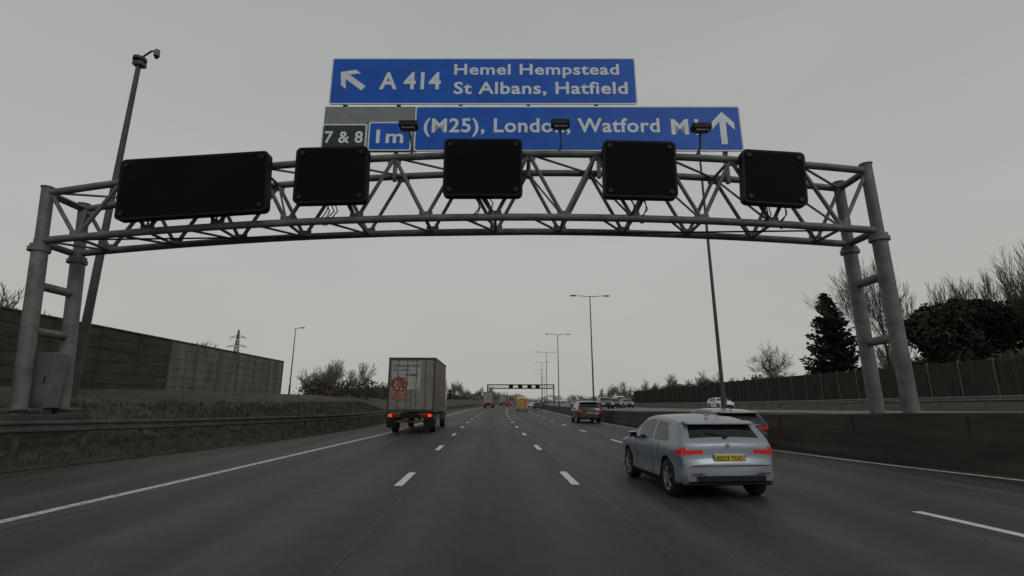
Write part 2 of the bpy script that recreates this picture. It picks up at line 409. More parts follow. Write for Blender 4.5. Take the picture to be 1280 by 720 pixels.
text('text_junction','7 & 8',(-5.86,-4.54,10.34,10.80),y0,M['signwhite'],T3,.02)
signpanel(T3,-4.36,-2.86,10.06,11.16,M['signblue'],name='distance_panel')
text('text_distance','1m',(-4.08,-3.14,10.34,10.86),y0,M['signwhite'],T3,.022)

def signal(name,xc,zc,w,h,roll):
    e=empty(name,GO,GA); R=Matrix.Rotation(roll,3,'Y')
    def to(x,y,z):
        v=R@Vector((x,y,z)); return (v.x+xc,v.y-.42,v.z+zc)
    b=B(); b.prism(rrect(w,h,.16),-.10,.16,M['black'],to); b.obj('housing',e)
    b=B(); b.prism(rrect(w-.14,h-.14,.12),-.104,-.101,M['face'],to); b.obj('display_face',e)
    b=B()
    for sx in(-1,1):
        for sz in(-1,1):
            c=(sx*(w/2-.20),sz*(h/2-.20)); pts=[(c[0]+.075*math.cos(a*math.pi/8),c[1]+.075*math.sin(a*math.pi/8)) for a in range(16)]
            b.prism(pts,-.14,-.105,M['plastic'],to)
    b.obj('lanterns',e); b=B()
    for sx in(-.3,.3): b.tube(to(sx*w,.16,0),to(sx*w,.40,0),.05,M['gantry'])
    for sz in(-.3,.3): b.tube(to(-w*.42,.2,sz*h),to(w*.42,.2,sz*h),.04,M['gantry'])
    b.obj('brackets',e)
signal('message_sign',-9.15,8.12,4.55,2.0,-math.radians(4.0))
signal('lane_signal',-4.95,8.47,2.24,1.86,-math.radians(1.5))
signal('lane_signal',-.28,8.72,2.44,1.92,0)
signal('lane_signal',4.57,8.66,2.26,1.90,math.radians(1.5))
signal('lane_signal',8.68,8.38,1.94,1.78,math.radians(4.0))
for x,z in((-2.62,10.10),(2.13,10.15),(6.54,10.02)):
    e=empty('sign_light',GO,GA); b=B()
    b.box((x,-.60,z),(.58,.30,.20),M['plastic'],bev=.03); b.box((x,-.60,z-.13),(.42,.22,.06),M['galv'],bev=.01)
    b.obj('lamp_head',e); b=B()
    b.tube((x,-.5,z-.08),(x+.06,-.25,z-.5),.035,M['gantry']); b.tube((x+.06,-.25,z-.5),(x,0,zt(x)+.05),.035,M['gantry'])
    b.obj('arm',e)
e=empty('roadside_cabinet'); b=B()
b.box((-13.4,15.45,2.30),(.62,.5,1.65),M['cab'],bev=.03); b.box((-13.4,15.19,2.30),(.5,.02,1.45),M['cab'],bev=.005)
b.tube((-13.23,15.16,2.2),(-13.23,15.16,2.4),.015,M['black']); b.obj('housing',e)

# ---------------------------------------------------------------- masts and lamps
e=empty('cctv_mast',(-15.5,19,0)); b=B()
b.tube((0,0,.8),(0,0,8),.165,M['mast'],.135,n=16); b.tube((0,0,8),(0,0,16.2),.125,M['mast'],.09,n=16)
b.tube((0,0,8),(0,0,8.15),.17,M['mast'],n=16); b.obj('column',e); b=B()
b.tube((0,0,16.2),(0,0,16.32),.26,M['mast'],n=16); b.box((.02,0,16.02),(.42,.36,.22),M['mast'],bev=.05)
b.tube((0,0,16.3),(.50,-.1,16.62),.04,M['mast']); b.tube((.50,-.1,16.62),(.75,-.1,16.62),.04,M['mast'])
b.obj('head_frame',e); b=B(); b.tube((.75,-.1,16.68),(.75,-.1,16.38),.10,M['galv'],.12,n=16); b.tube((.75,-.1,16.38),(.75,-.1,16.26),.11,M['glass'],.05,n=16)
b.obj('camera',e)
def lamp(x,y,h,base=0,double=True,arm=2.0):
    e=empty('street_lamp',(x,y,base)); b=B()
    b.tube((0,0,0),(0,0,1.6),.14,M['mast'],n=12); b.tube((0,0,1.6),(0,0,h),.10,M['mast'],.055,n=12); b.obj('column',e); b=B()
    for s in((-1,1) if double else (1,)):
        b.tube((0,0,h-.05),(s*arm*.75,0,h+.06),.04,M['mast'],.035)
        b.box((s*arm,0,h+.07),(.75,.24,.12),M['mast'],bev=.04); b.box((s*arm,0,h-.0),(.5,.18,.03),M['galv'])
    b.obj('lanterns',e)
lamp(11.85,24.7,15.6,.4)
for y in(56,90,124,158,192,226,260): lamp(11.55+cx(y)-(.2 if y>60 else 0),y,13.9)
lamp(-30,75,10.2,2.4,False,1.0)

e=empty('motorway_gantry',(cx(212)+1,212,0)); b=B()
for z in(7.0,8.6): b.tube((-13,0,z),(15.5,0,z),.2,M['mast'])
for i in range(19): b.tube((-13+1.5*i,0,7.0),(-12.25+1.5*i,0,8.6),.08,M['mast']); b.tube((-12.25+1.5*i,0,8.6),(-11.5+1.5*i,0,7),.08,M['mast'])
for x in(-13,15.5): b.tube((x,0,0),(x,0,8.8),.28,M['mast'])
b.obj('frame',e); b=B()
for x in(-3,1,5,8.5): b.box((x,-.4,7.8),(1.9,.3,1.9),M['black'],bev=.1)
b.obj('lane_signals',e)
e=empty('electricity_pylon',(-154,300,2)); b=B()
def pw(z): return interp([(0,4.0),(24,1.3),(42,.25)],z)
lv=[0,6,11,16,20,24,28,32,36,39,42]
for i in range(len(lv)-1):
    z0,z1=lv[i],lv[i+1]; a,c=pw(z0),pw(z1)
    P0=[(a,a),(-a,a),(-a,-a),(a,-a)]; P1=[(c,c),(-c,c),(-c,-c),(c,-c)]
    for k in range(4):
        b.tube((*P0[k],z0),(*P1[k],z1),.20,M['pylon'],n=4); b.tube((*P0[k],z0),(*P1[(k+1)%4],z1),.11,M['pylon'],n=4); b.tube((*P0[(k+1)%4],z0),(*P1[k],z1),.11,M['pylon'],n=4)
for z,w in((26,7),(32,5.5),(37.5,4.5)):
    for s in(-1,1): b.tube((0,0,z+1.4),(s*w,0,z),.16,M['pylon'],n=4); b.tube((0,0,z),(s*w,0,z),.16,M['pylon'],n=4); b.tube((s*w,0,z),(s*w,0,z-1.6),.12,M['pylon'],n=4)
b.obj('lattice',e)

# ---------------------------------------------------------------- trees
def bare_mesh(name,h,seed,spread=.55,depth=6,upright=.25,m=None,rad=None,minr=.014):
    rnd=random.Random(seed); b=B(); m=m or M['bark']; rad=rad or h*.018
    def grow(p,d,L,r,k):
        segs=3 if k>1 else 2; q=p
        for i in range(segs):
            d=(d+Vector((rnd.uniform(-1,1),rnd.uniform(-1,1),rnd.uniform(-.6,1)))*.16+Vector((0,0,upright*.12))).normalized()
            q2=q+d*(L/segs); r2=max(minr*.6,r*(1-.28/segs*1.2))
            b.tube(q,q2,r,m,r2,n=6 if k>depth-2 else 3,caps=False); q=q2; r=r2
            if k>0 and (i>0 or k<depth):
                ax=d.cross(Vector((rnd.uniform(-1,1),rnd.uniform(-1,1),rnd.uniform(-1,1)))).normalized()
                nd=(d*math.cos(spread)+ax*math.sin(spread)*rnd.uniform(.8,1.3)+Vector((0,0,upright*.3))).normalized()
                grow(q,nd,L*rnd.uniform(.55,.8),max(minr,r*.55),k-1)
        if k>0: grow(q,d,L*.75,max(minr,r*.85),k-1)
    grow(Vector((0,0,-.3)),Vector((0,0,1)),h*.30,rad,depth)
    zm=max(v[2] for v in b.v); f=h/zm; b.v=[(x*f,y*f,z*f) for x,y,z in b.v]
    return b.obj(name)
def place(o,loc,rz=0): o.location=loc; o.rotation_euler[2]=rz; return o
def inst(src,name,loc,rz,s,parent=None):
    o=D.objects.new(name,src.data); COL.objects.link(o); place(o,loc,rz); o.scale=s
    if parent: o.parent=parent
    return o
place(bare_mesh('bare_tree',18.2,3,.5,6,.5,minr=.018,rad=.24),(47,55,1.2))
place(bare_mesh('bare_tree',11.0,11,.75,6,.1,minr=.022),(50,85,1.2))
for i,(x,y,h) in enumerate(((54,51,14.5),(57,54,15.5),(60.5,55,16),(63,56,14.5),(52.5,44.5,15.5),(55.5,46,17),(49.5,57,14.5),(58,49,17.5),(51.5,53,14.5))):
    place(bare_mesh('bare_tree',h,20+i,.36,5,.8,minr=.016,rad=.13),(x,y,1.5),i)
def leafmass(name,ells,n,size,m,seed=1,parent=None):
    rnd=random.Random(seed); b=B(); vs=[];fs=[]
    tot=sum(e[3]*e[4]*e[5] for e in ells)
    for (x,y,z,rx,ry,rz) in ells:
        for _ in range(int(n*rx*ry*rz/tot)):
            d=Vector((rnd.gauss(0,1),rnd.gauss(0,1),rnd.gauss(0,1))).normalized(); r=rnd.uniform(.55,1.08)*(1+.15*math.sin(d.x*5+x)*math.cos(d.z*6+y))
            c=Vector((x+d.x*rx*r,y+d.y*ry*r,z+d.z*rz*r)); s=size*rnd.uniform(.5,1.5)
            a=Vector((rnd.uniform(-1,1),rnd.uniform(-1,1),rnd.uniform(-1,1))).normalized(); q=a.cross(Vector((rnd.uniform(-1,1),rnd.uniform(-1,1),rnd.uniform(-1,1)))).normalized()
            o=len(vs); vs+=[c+a*s,c+q*s*.6,c-a*s,c-q*s*.6]; fs.append([o,o+1,o+2,o+3])
    b.add(vs,fs,m); return b.obj(name,parent)
def conifer(loc,h,r,seed):
    e=empty('conifer_tree',loc); rnd=random.Random(seed); b=B()
    b.tube((0,0,-.5),(0,0,h*.97),.25,M['bark'],.03,n=8); b.obj('trunk',e); b=B(); vs=[];fs=[]
    for k in range(330):
        t=(k/330)**.9; z=h*(.06+.94*t); R=r*(1-t)**.72*rnd.uniform(.65,1.12)+.15; a=rnd.uniform(0,6.283)
        d=Vector((math.cos(a),math.sin(a),0)); nseg=int(6+R*10)
        for i in range(nseg):
            s=(i+.5)/nseg; c=Vector((0,0,z))+d*(R*s)+Vector((rnd.uniform(-.18,.18),rnd.uniform(-.18,.18),.35*R*s*s-.25*s+rnd.uniform(-.2,.12)))
            for j in range(3):
                l=rnd.uniform(.18,.42); u=(d*rnd.uniform(.1,1)+Vector((rnd.uniform(-.8,.8),rnd.uniform(-.8,.8),rnd.uniform(-.5,.5)))).normalized(); w=u.cross(Vector((rnd.uniform(-1,1),rnd.uniform(-1,1),rnd.uniform(-.3,1)))).normalized()*.10
                o=len(vs); vs+=[c-w,c+u*l*.5-w*1.2,c+u*l,c+w]; fs.append([o,o+1,o+2,o+3])
    b.add(vs,fs,M['conifer']); b.obj('needles',e)
conifer((45,62,1.3),14.6,4.2,5)
def evergreen(name,ells,n,size,seed,trunks):
    e=empty(name); b=B()
    for x,y,h in trunks: b.tube((x,y,0),(x+.3,y,h),.22,M['bark'],.06,n=8)
    b.obj('trunks',e); leafmass('foliage',ells,n,size,M['evergreen'],seed,e)
rnd=random.Random(4)
el=[]
for i in range(64):
    x=rnd.uniform(44.3,53.2); y=47+rnd.uniform(-1.5,3.5); topz=12.3-abs(x-49.5)*.42; z=rnd.uniform(2.5,topz-.7); r=rnd.uniform(1.0,1.9); el.append((x,y,z,r,r,r*.9))
evergreen('evergreen_tree',el,48000,.20,6,[(47,47,9),(50,47,10),(52,47,9)])
el=[(rnd.uniform(50.5,57.5),rnd.uniform(40.0,43.5),rnd.uniform(3,9.0),*([rnd.uniform(1.0,1.7)]*3)) for i in range(32)]
evergreen('evergreen_tree',el,24000,.20,9,[(53,42,8)])
el=[]
for i in range(110):
    y=rnd.uniform(47,175); el.append((-13.5-rnd.uniform(0,6)+cx(y)*.7,y,2.0+rnd.uniform(0,1.0),rnd.uniform(.8,1.8),rnd.uniform(1,2.5),rnd.uniform(.6,1.4)))
leafmass('scrub_bushes',el,36000,.14,M['scrub'],3)
el=[]
for i in range(60):
    y=rnd.uniform(30,150); el.append((41.5+rnd.uniform(0,5)+cx(y)*.9,y,3.2+rnd.uniform(0,1.8),rnd.uniform(.8,1.8),rnd.uniform(1,2.5),rnd.uniform(.8,1.4)))
leafmass('hedge',el,20000,.17,M['scrub'],31)
el=[]
for i in range(120):
    y=rnd.uniform(150,420); s=rnd.choice((-1,1)); x=cx(y)+(s*rnd.uniform(17,40) if s<0 else rnd.uniform(42,70)); el.append((x,y,rnd.uniform(1,3.2),rnd.uniform(2,4.5),rnd.uniform(3,6),rnd.uniform(1.5,2.9)))
for i in range(150):
    x=rnd.uniform(-330,420); el.append((x+70,560+rnd.uniform(-20,40),rnd.uniform(0,5),rnd.uniform(6,12),6,rnd.uniform(3.5,7)))
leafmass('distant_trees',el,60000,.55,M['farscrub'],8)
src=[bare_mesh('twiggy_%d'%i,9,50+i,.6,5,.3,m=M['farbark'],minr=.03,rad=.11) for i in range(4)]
def grove(name,locs):
    e=empty(name)
    for i,(x,y,z,s) in enumerate(locs): inst(src[i%4],'tree_%d'%i,(x,y,z),rnd.uniform(0,6),(s,s,s*rnd.uniform(.85,1.15)),e)
L=[]
for i in range(46):
    y=rnd.uniform(95,330); L.append((-17-rnd.uniform(0,26)+cx(y),y,1.5,rnd.uniform(.5,.9)))
for i in range(10): L.append((-40-rnd.uniform(0,10)+i*1.0,122+rnd.uniform(-14,14),2,rnd.uniform(.75,1.1)))
for i in range(3): L.append((-85+i*3.2,140+rnd.uniform(-4,4),2,rnd.uniform(1.65,1.95)))
for i in range(3): L.append((-74+i*3,72,2,rnd.uniform(1.55,1.75)))
grove('tree_belt',L); L=[]
for i in range(46):
    y=rnd.uniform(95,330); L.append((44+rnd.uniform(0,28)+cx(y)*.9,y,1.2,rnd.uniform(.5,.95)))
for i in range(14): L.append((62+rnd.uniform(0,35),rnd.uniform(55,95),1.5,rnd.uniform(.8,1.3)))
grove('tree_belt',L)
for o in src: D.objects.remove(o)
b=B(); vs=[];fs=[]
for i in range(14000):
    y=rnd.uniform(6,48); e_=rnd.uniform(.05,4.5); x=fEdge(y)-e_; z=bz(e_); h=rnd.uniform(.06,.2)*(1.5 if e_>1.6 else 1); a=rnd.uniform(0,3.14); w=.015
    o=len(vs); vs+=[(x-w*math.cos(a),y-w*math.sin(a),z),(x+w*math.cos(a),y+w*math.sin(a),z),(x+rnd.uniform(-.08,.08),y+rnd.uniform(-.08,.08),z+h)]; fs.append([o,o+1,o+2])
b.add(vs,fs,M['grass']); b.obj('grass_tufts')

# ---------------------------------------------------------------- vehicles
HATCH=dict(L=4.25,belt=.93,rise=.05,tum=.40,
 T=[(0,.60),(.03,.66),(.05,.70),(.065,.92),(.10,.97),(.14,1.01),(.40,1.27),(.48,1.315),(1.2,1.395),(1.9,1.41),(2.3,1.36),(3.05,1.01),(3.18,.965),(3.9,.82),(4.15,.68),(4.25,.52)],
 W=[(0,.80),(.05,.85),(.2,.885),(.55,.905),(1,.91),(3.3,.905),(3.8,.88),(4.1,.79),(4.25,.64)],
 Z=[(0,.34),(.12,.26),(.5,.20),(3.8,.19),(4.25,.26)],
 wheels=(.78,3.32),wr=.325,rear=(.17,.41),front=(2.38,3.02),sidew=[(.72,1.56),(1.64,2.56)],tl=(.775,.875,.47),H=1.41)
SUV=dict(L=4.5,belt=1.08,rise=.04,tum=.32,
 T=[(0,.70),(.03,.78),(.05,1.0),(.10,1.14),(.15,1.2),(.42,1.58),(.5,1.63),(1.3,1.68),(2.1,1.66),(2.5,1.58),(3.15,1.16),(3.3,1.10),(4.1,.98),(4.4,.82),(4.5,.62)],
 W=[(0,.82),(.05,.88),(.2,.92),(.55,.94),(3.5,.94),(4.0,.91),(4.3,.83),(4.5,.68)],
 Z=[(0,.40),(.12,.32),(.5,.27),(4.1,.27),(4.5,.34)],
 wheels=(.85,3.5),wr=.37,rear=(.17,.40),front=(2.55,3.1),sidew=[(.55,.95),(1.02,1.8),(1.9,2.7)],tl=(.86,1.04,.56),H=1.68)
VAN=dict(L=5.6,belt=1.35,rise=0,tum=.10,
 T=[(0,.55),(.03,.6),(.05,1.6),(.10,2.25),(.2,2.40),(1.3,2.45),(3.6,2.43),(4.0,2.3),(4.75,1.35),(4.9,1.25),(5.4,1.05),(5.55,.85),(5.6,.6)],
 W=[(0,.92),(.05,.97),(.3,1.0),(4.6,1.0),(5.2,.95),(5.45,.86),(5.6,.72)],
 Z=[(0,.42),(.12,.34),(.5,.30),(5.2,.28),(5.6,.34)],
 wheels=(1.15,4.55),wr=.36,rear=(9,9),front=(4.08,4.70),sidew=[(3.55,4.25)],tl=(.9,1.25,.80),H=2.45)
def wheel(b,x,y,r,side,w=.22):
    n=28; s=side
    prof=[(r*.64,0),(r*.93,0.0),(r,.035),(r,w-.035),(r*.93,w),(r*.5,w)]
    vs=[];k=len(prof)
    for i in range(n):
        a=2*math.pi*i/n
        for rr,d in prof: vs.append((x-s*d,y+rr*math.cos(a),r+rr*math.sin(a)))
    b.add(vs,[[i*k+j,i*k+j+1,((i+1)%n)*k+j+1,((i+1)%n)*k+j] for i in range(n) for j in range(k-1)],M['tyre'],True)
    b.tube((x-s*.07,y,r),(x-s*.09,y,r),r*.66,M['tyre'],n=n)
    vs=[]
    for i in range(n):
        a=2*math.pi*i/n
        for rr,d in((r*.66,-.002),(r*.58,.012),(r*.57,.05)): vs.append((x-s*d,y+rr*math.cos(a),r+rr*math.sin(a)))
    b.add(vs,[[i*3+j,i*3+j+1,((i+1)%n)*3+j+1,((i+1)%n)*3+j] for i in range(n) for j in range(2)],M['alloy'],True)
    for i in range(5):
        a=2*math.pi*i/5+.3
        for da in(-.13,.13):
            p0=(x-s*.012,y+r*.12*math.cos(a+da),r+r*.12*math.sin(a+da)); p1=(x-s*.012,y+r*.60*math.cos(a+da*1.2),r+r*.60*math.sin(a+da*1.2)); b.tube(p0,p1,.018,M['alloy'],n=5)
    b.tube((x-s*.05,y,r),(x+s*.004,y,r),.055,M['alloy'],n=12)
def car(name,spec,paint,loc,rz=0,detail=True,plate=None,lit=False,sxyz=(1,1,1)):
    e=empty(name,loc,rz); e.scale=sxyz
    T,W,Z=spec['T'],spec['W'],spec['Z']; Ln=spec['L']
    blf=lambda y: spec['belt']+spec['rise']*max(0,1-y/2.6)
    bl=spec['belt']
    st=set([0,.015,.03,.04,.05,.055,.06,.065,.075,.085,.10,.12,.14]); y=.18
    while y<Ln: st.add(round(y,3)); y+=.06
    for k in(Ln,Ln-.03,spec['rear'][0],spec['rear'][1],*spec['front']): 
        if k<=Ln: st.add(k)
    for a,c in spec['sidew']: st.add(a); st.add(c)
    st=sorted(st); half=[]
    tI=lambda y:(interp(T,y)*2+interp(T,max(0,y-.03))+interp(T,min(Ln,y+.03)))/4 if y>.18 else interp(T,y)
    for y in st:
        w,zb_,t=interp(W,y),interp(Z,y),tI(y); r=min(.08,(t-zb_)*.25); zs=t-r; B_=blf(y); belt=min(B_,zs)
        def sx(z):
            if z<zb_+.12: return w-.06*(1-(z-zb_)/.12)**2
            x=w
            if z<=B_:
                q=(z-zb_)/(B_-zb_)
                x-=.022*math.exp(-((q-.42)/.16)**2)
                x-=.05*max(0,(q-.80)/.20)**1.3
                return x
            return w-.05-(z-B_)*spec['tum']
        P=[(0,zb_),(w*.5,zb_),(sx(zb_)-.02,zb_)]
        for i in range(15): z=zb_+(belt-zb_)*i/14; P.append((sx(z),z))
        for i in range(1,6): z=belt+(zs-belt)*i/5; P.append((sx(z),z))
        x0=sx(zs)
        for i in range(1,6): a=math.pi/2*i/5; P.append((x0-r*1.1*(1-math.cos(a)),zs+r*math.sin(a)))
        xt=P[-1][0]
        for i in range(1,9): x=xt*(1-i/8); P.append((x,t+.03*(1-(x/xt)**2)))
        half.append(P)
    n=len(half[0]); ring=2*n-2; vs=[]
    for P,y in zip(half,st):
        def yy(x,z): 
            if y<.20: return y+ (abs(x)/.9)**4*.10*(1-y/.20)
            if y>Ln-.35: return y-(abs(x)/.8)**2*.16*((y-(Ln-.35))/.35)
            return y
        vs+=[(x,yy(x,z),z) for x,z in P]+[(-x,yy(x,z),z) for x,z in P[1:-1][::-1]]
    mats=[paint,M['glass'],M['redlit'] if lit else M['red'],M['plastic'],M['lens']]
    faces=[];mi=[]
    for i in range(len(st)-1):
        yc=(st[i]+st[i+1])/2
        for j in range(ring):
            a=i*ring+j; b_=i*ring+(j+1)%ring; f=[a,b_,b_+ring,a+ring]; faces.append(f)
            c=sum((Vector(vs[q]) for q in f),Vector())/4; s=j if j<n-1 else ring-1-j; k=0
            ax=abs(c.x); t=tI(yc)
            if 17<=s<22 and t>blf(yc)+.12:
                for wi,(p,q) in enumerate(spec['sidew']):
                    lim=22
                    if wi==0 and yc<p+.16: lim=20
                    if wi==0 and yc<p+.08: lim=18
                    if p<yc<q and s<lim: k=1
            if s>=28 and spec['rear'][0]<yc<spec['rear'][1]: k=1
            if s>=27 and spec['front'][0]<yc<spec['front'][1]: k=1
            if yc<.30 and spec['tl'][0]<c.z<spec['tl'][1]+.01 and ax>spec['tl'][2]: k=2
            if c.z<.28 : k=3
            if yc<.06 and c.z<.43 and ax<.72: k=3
            if yc>Ln-.45 and .60*spec['H']/1.43<c.z<.73*spec['H']/1.43 and ax>.45: k=4
            if yc>Ln-.2 and c.z<.60*spec['H']/1.43 and ax<.45: k=3
            mi.append(k)
    faces.append(list(range(ring))[::-1]); mi.append(0); faces.append([ (len(st)-1)*ring+j for j in range(ring)]); mi.append(3)
    me=D.meshes.new('body'); me.from_pydata(vs,[],faces)
    for m in mats: me.materials.append(m)
    me.polygons.foreach_set('material_index',mi); me.update()
    bm=bmesh.new(); bm.from_mesh(me); bmesh.ops.recalc_face_normals(bm,faces=bm.faces); bm.to_mesh(me); bm.free()
    o=D.objects.new('body',me); COL.objects.link(o)
    cb=B(); cb.mats=mats[:]; wr=spec['wr']; wmax=max(w for _,w in W)
    for wy in spec['wheels']:
        for s in(-1,1): cb.tube((s*(wmax-.32),wy,wr+.015),(s*(wmax+.2),wy,wr+.015),wr+.05,M['plastic'],n=32)
    co=cb.obj('cutter',fixn=True)
    md=o.modifiers.new('b','BOOLEAN'); md.object=co; md.operation='DIFFERENCE'; md.solver='EXACT'
    dg=bpy.context.evaluated_depsgraph_get(); me2=D.meshes.new_from_object(o.evaluated_get(dg)); o.modifiers.clear(); o.data=me2; D.objects.remove(co)
    me2.polygons.foreach_set('use_smooth',[True]*len(me2.polygons)); me2.set_sharp_from_angle(angle=math.radians(36)); o.parent=e
    k=0
    for wy in spec['wheels']:
        for s in(-1,1):
            k+=1; b=B(); wheel(b,s*(wmax-.015),wy,wr,s); b.obj('wheel_%d'%k,e)
    H=spec['H']; b=B()
    my=spec['front'][1]-.42
    for s in(-1,1):
        b.box((s*(wmax+.07),my,bl+.07),(.19,.12,.13),paint,bev=.035); b.box((s*(wmax-.04),my,bl+.0),(.12,.05,.04),M['plastic'])
        b.box((s*(wmax+.07),my-.062,bl+.07),(.14,.006,.09),M['glass'])
    b.obj('mirrors',e)
    if detail:
        b=B()
        if spec is not VAN:
            zsp=interp(T,spec['rear'][1]+.06)
            xr=wmax-.05-(zsp-.08-bl)*spec['tum']-.09
            b.box((0,spec['rear'][1]-.02,zsp+.002),(xr*2,.24,.035),paint,rot=Matrix.Rotation(math.radians(9),3,'X'),bev=.012)
            b.box((0,spec['rear'][1]-.13,zsp-.027),(.3,.012,.014),M['red'])
            b.prism([(-.03,H+.0),(.03,H+.0),(.008,H+.06),(-.008,H+.06)],.80,.92,paint)
            yw=spec['rear'][0]; zw=interp(T,yw)+.03
            b.tube((.0,yw-.01,zw+.01),(-.32,yw+.06,zw+.07),.009,M['plastic'],n=5); b.box((0,yw-.03,zw),(.07,.05,.03),M['plastic'])
        b.box((0,-.008,.385),(1.24,.03,.10),M['plastic'],bev=.01)
        for s in(-1,1):
            b.box((s*.60,-.012,.47),(.22,.02,.025),M['red'],bev=.005)
        b.box((0,-.014,.60),(1.46,.012,.012),M['plastic'])
        for yh in((1.08,1.98) if spec is not VAN else (3.6,)):
            for s in(-1,1): b.box((s*(wmax-.022),yh,bl-.13),(.03,.2,.03),paint,bev=.008)
        b.obj('trim',e); b=B()
        for s in(-1,1):
            for yd,h0 in((1.20,.55),(1.60,.26),(2.66,.26)):
                if spec is VAN: continue
                z_b=interp(Z,yd); B_=blf(yd); ww=interp(W,yd)
                def fx(z):
                    q=(z-z_b)/(B_-z_b); return ww-.022*math.exp(-((q-.42)/.16)**2)-.05*max(0,(q-.80)/.20)**1.3
                for i in range(8):
                    z0=h0+(B_-.01-h0)*i/8; z1=h0+(B_-.01-h0)*(i+1)/8
                    b.tube((s*fx(z0),yd,z0),(s*fx(z1),yd,z1),.005,M['plastic'],n=4)
        b.obj('shut_lines',e)
    if plate:
        b=B(); pz=.72 if spec is HATCH else .80; py=.035 if spec is HATCH else 0.0
        b.box((0,py+.012,pz),(.60,.05,.15),paint,bev=.01)
        b.box((0,py-.018,pz),(.52,.012,.112),M['plate'],bev=.003); b.obj('number_plate',e)
        text('plate_text',plate,(-.235,.235,pz-.038,pz+.038),py-.0245,M['text'],e,.03,.002)
        b=B(); b.tube((0,.10,.92*bl/.93),(0,.05,.92*bl/.93),.04,M['chrome'],n=20); b.obj('badge',e)
    return e
car('hatchback_car',HATCH,M['silver'],(4.17,8.65,0),math.radians(2.5),plate='KD23 TOO',lit=True,sxyz=(.98,.87,.99))
car('hatchback_car',HATCH,M['darkpaint'],(8.3,16.0,0),0,plate='LP19 KXR',lit=True,sxyz=(1,1,1))
car('suv_car',SUV,M['blackpaint'],(7.75,38.5,0),-.02,plate='YF68 HNO',lit=True)
van=car('van',VAN,M['whitepaint'],(4.5+cx(86),86,0),-.06)
car('hatchback_car',HATCH,M['darkpaint'],(8.2+cx(105),105,0),-.06,detail=False)
car('hatchback_car',HATCH,M['greypaint'],(4.0+cx(150),150,0),-.1,detail=False)
car('suv_car',SUV,M['redpaint'],(.3+cx(165),165,0),-.1,detail=False)
car('suv_car',SUV,M['darkpaint'],(8.0+cx(185),185,0),-.1,detail=False)
car('hatchback_car',HATCH,M['whitepaint'],(7.7+cx(140),140,0),-.1,detail=False)
for nm,sp,pt,x,y in(('hatchback_car',HATCH,'whitepaint',28.2,62),('suv_car',SUV,'darkpaint',20.6,86),('suv_car',SUV,'greypaint',24.2,92),('suv_car',SUV,'darkpaint',16.4,74),('hatchback_car',HATCH,'bluepaint',19,120),('van',VAN,'whitepaint',27.5,112),('hatchback_car',HATCH,'greypaint',21,140)):
    car(nm,sp,M[pt],(x+cx(y)*.6,y,zopp(y)+.004),math.pi-.03,detail=False)
e=van; b=B()
b.box((0,.0,1.35),(1.76,.02,1.75),M['yellow'])
for i in range(4):
    for s in(-1,1):
        z=.50+i*.38; b.poly([(s*.05,-.016,z+.3),(s*.85,-.016,z),(s*.85,-.016,z+.17),(s*.05,-.016,z+.47)],M['redpaint'])
b.box((0,.35,2.5),(1.2,.3,.12),M['orange'],bev=.02); b.obj('rear_chevrons',e)

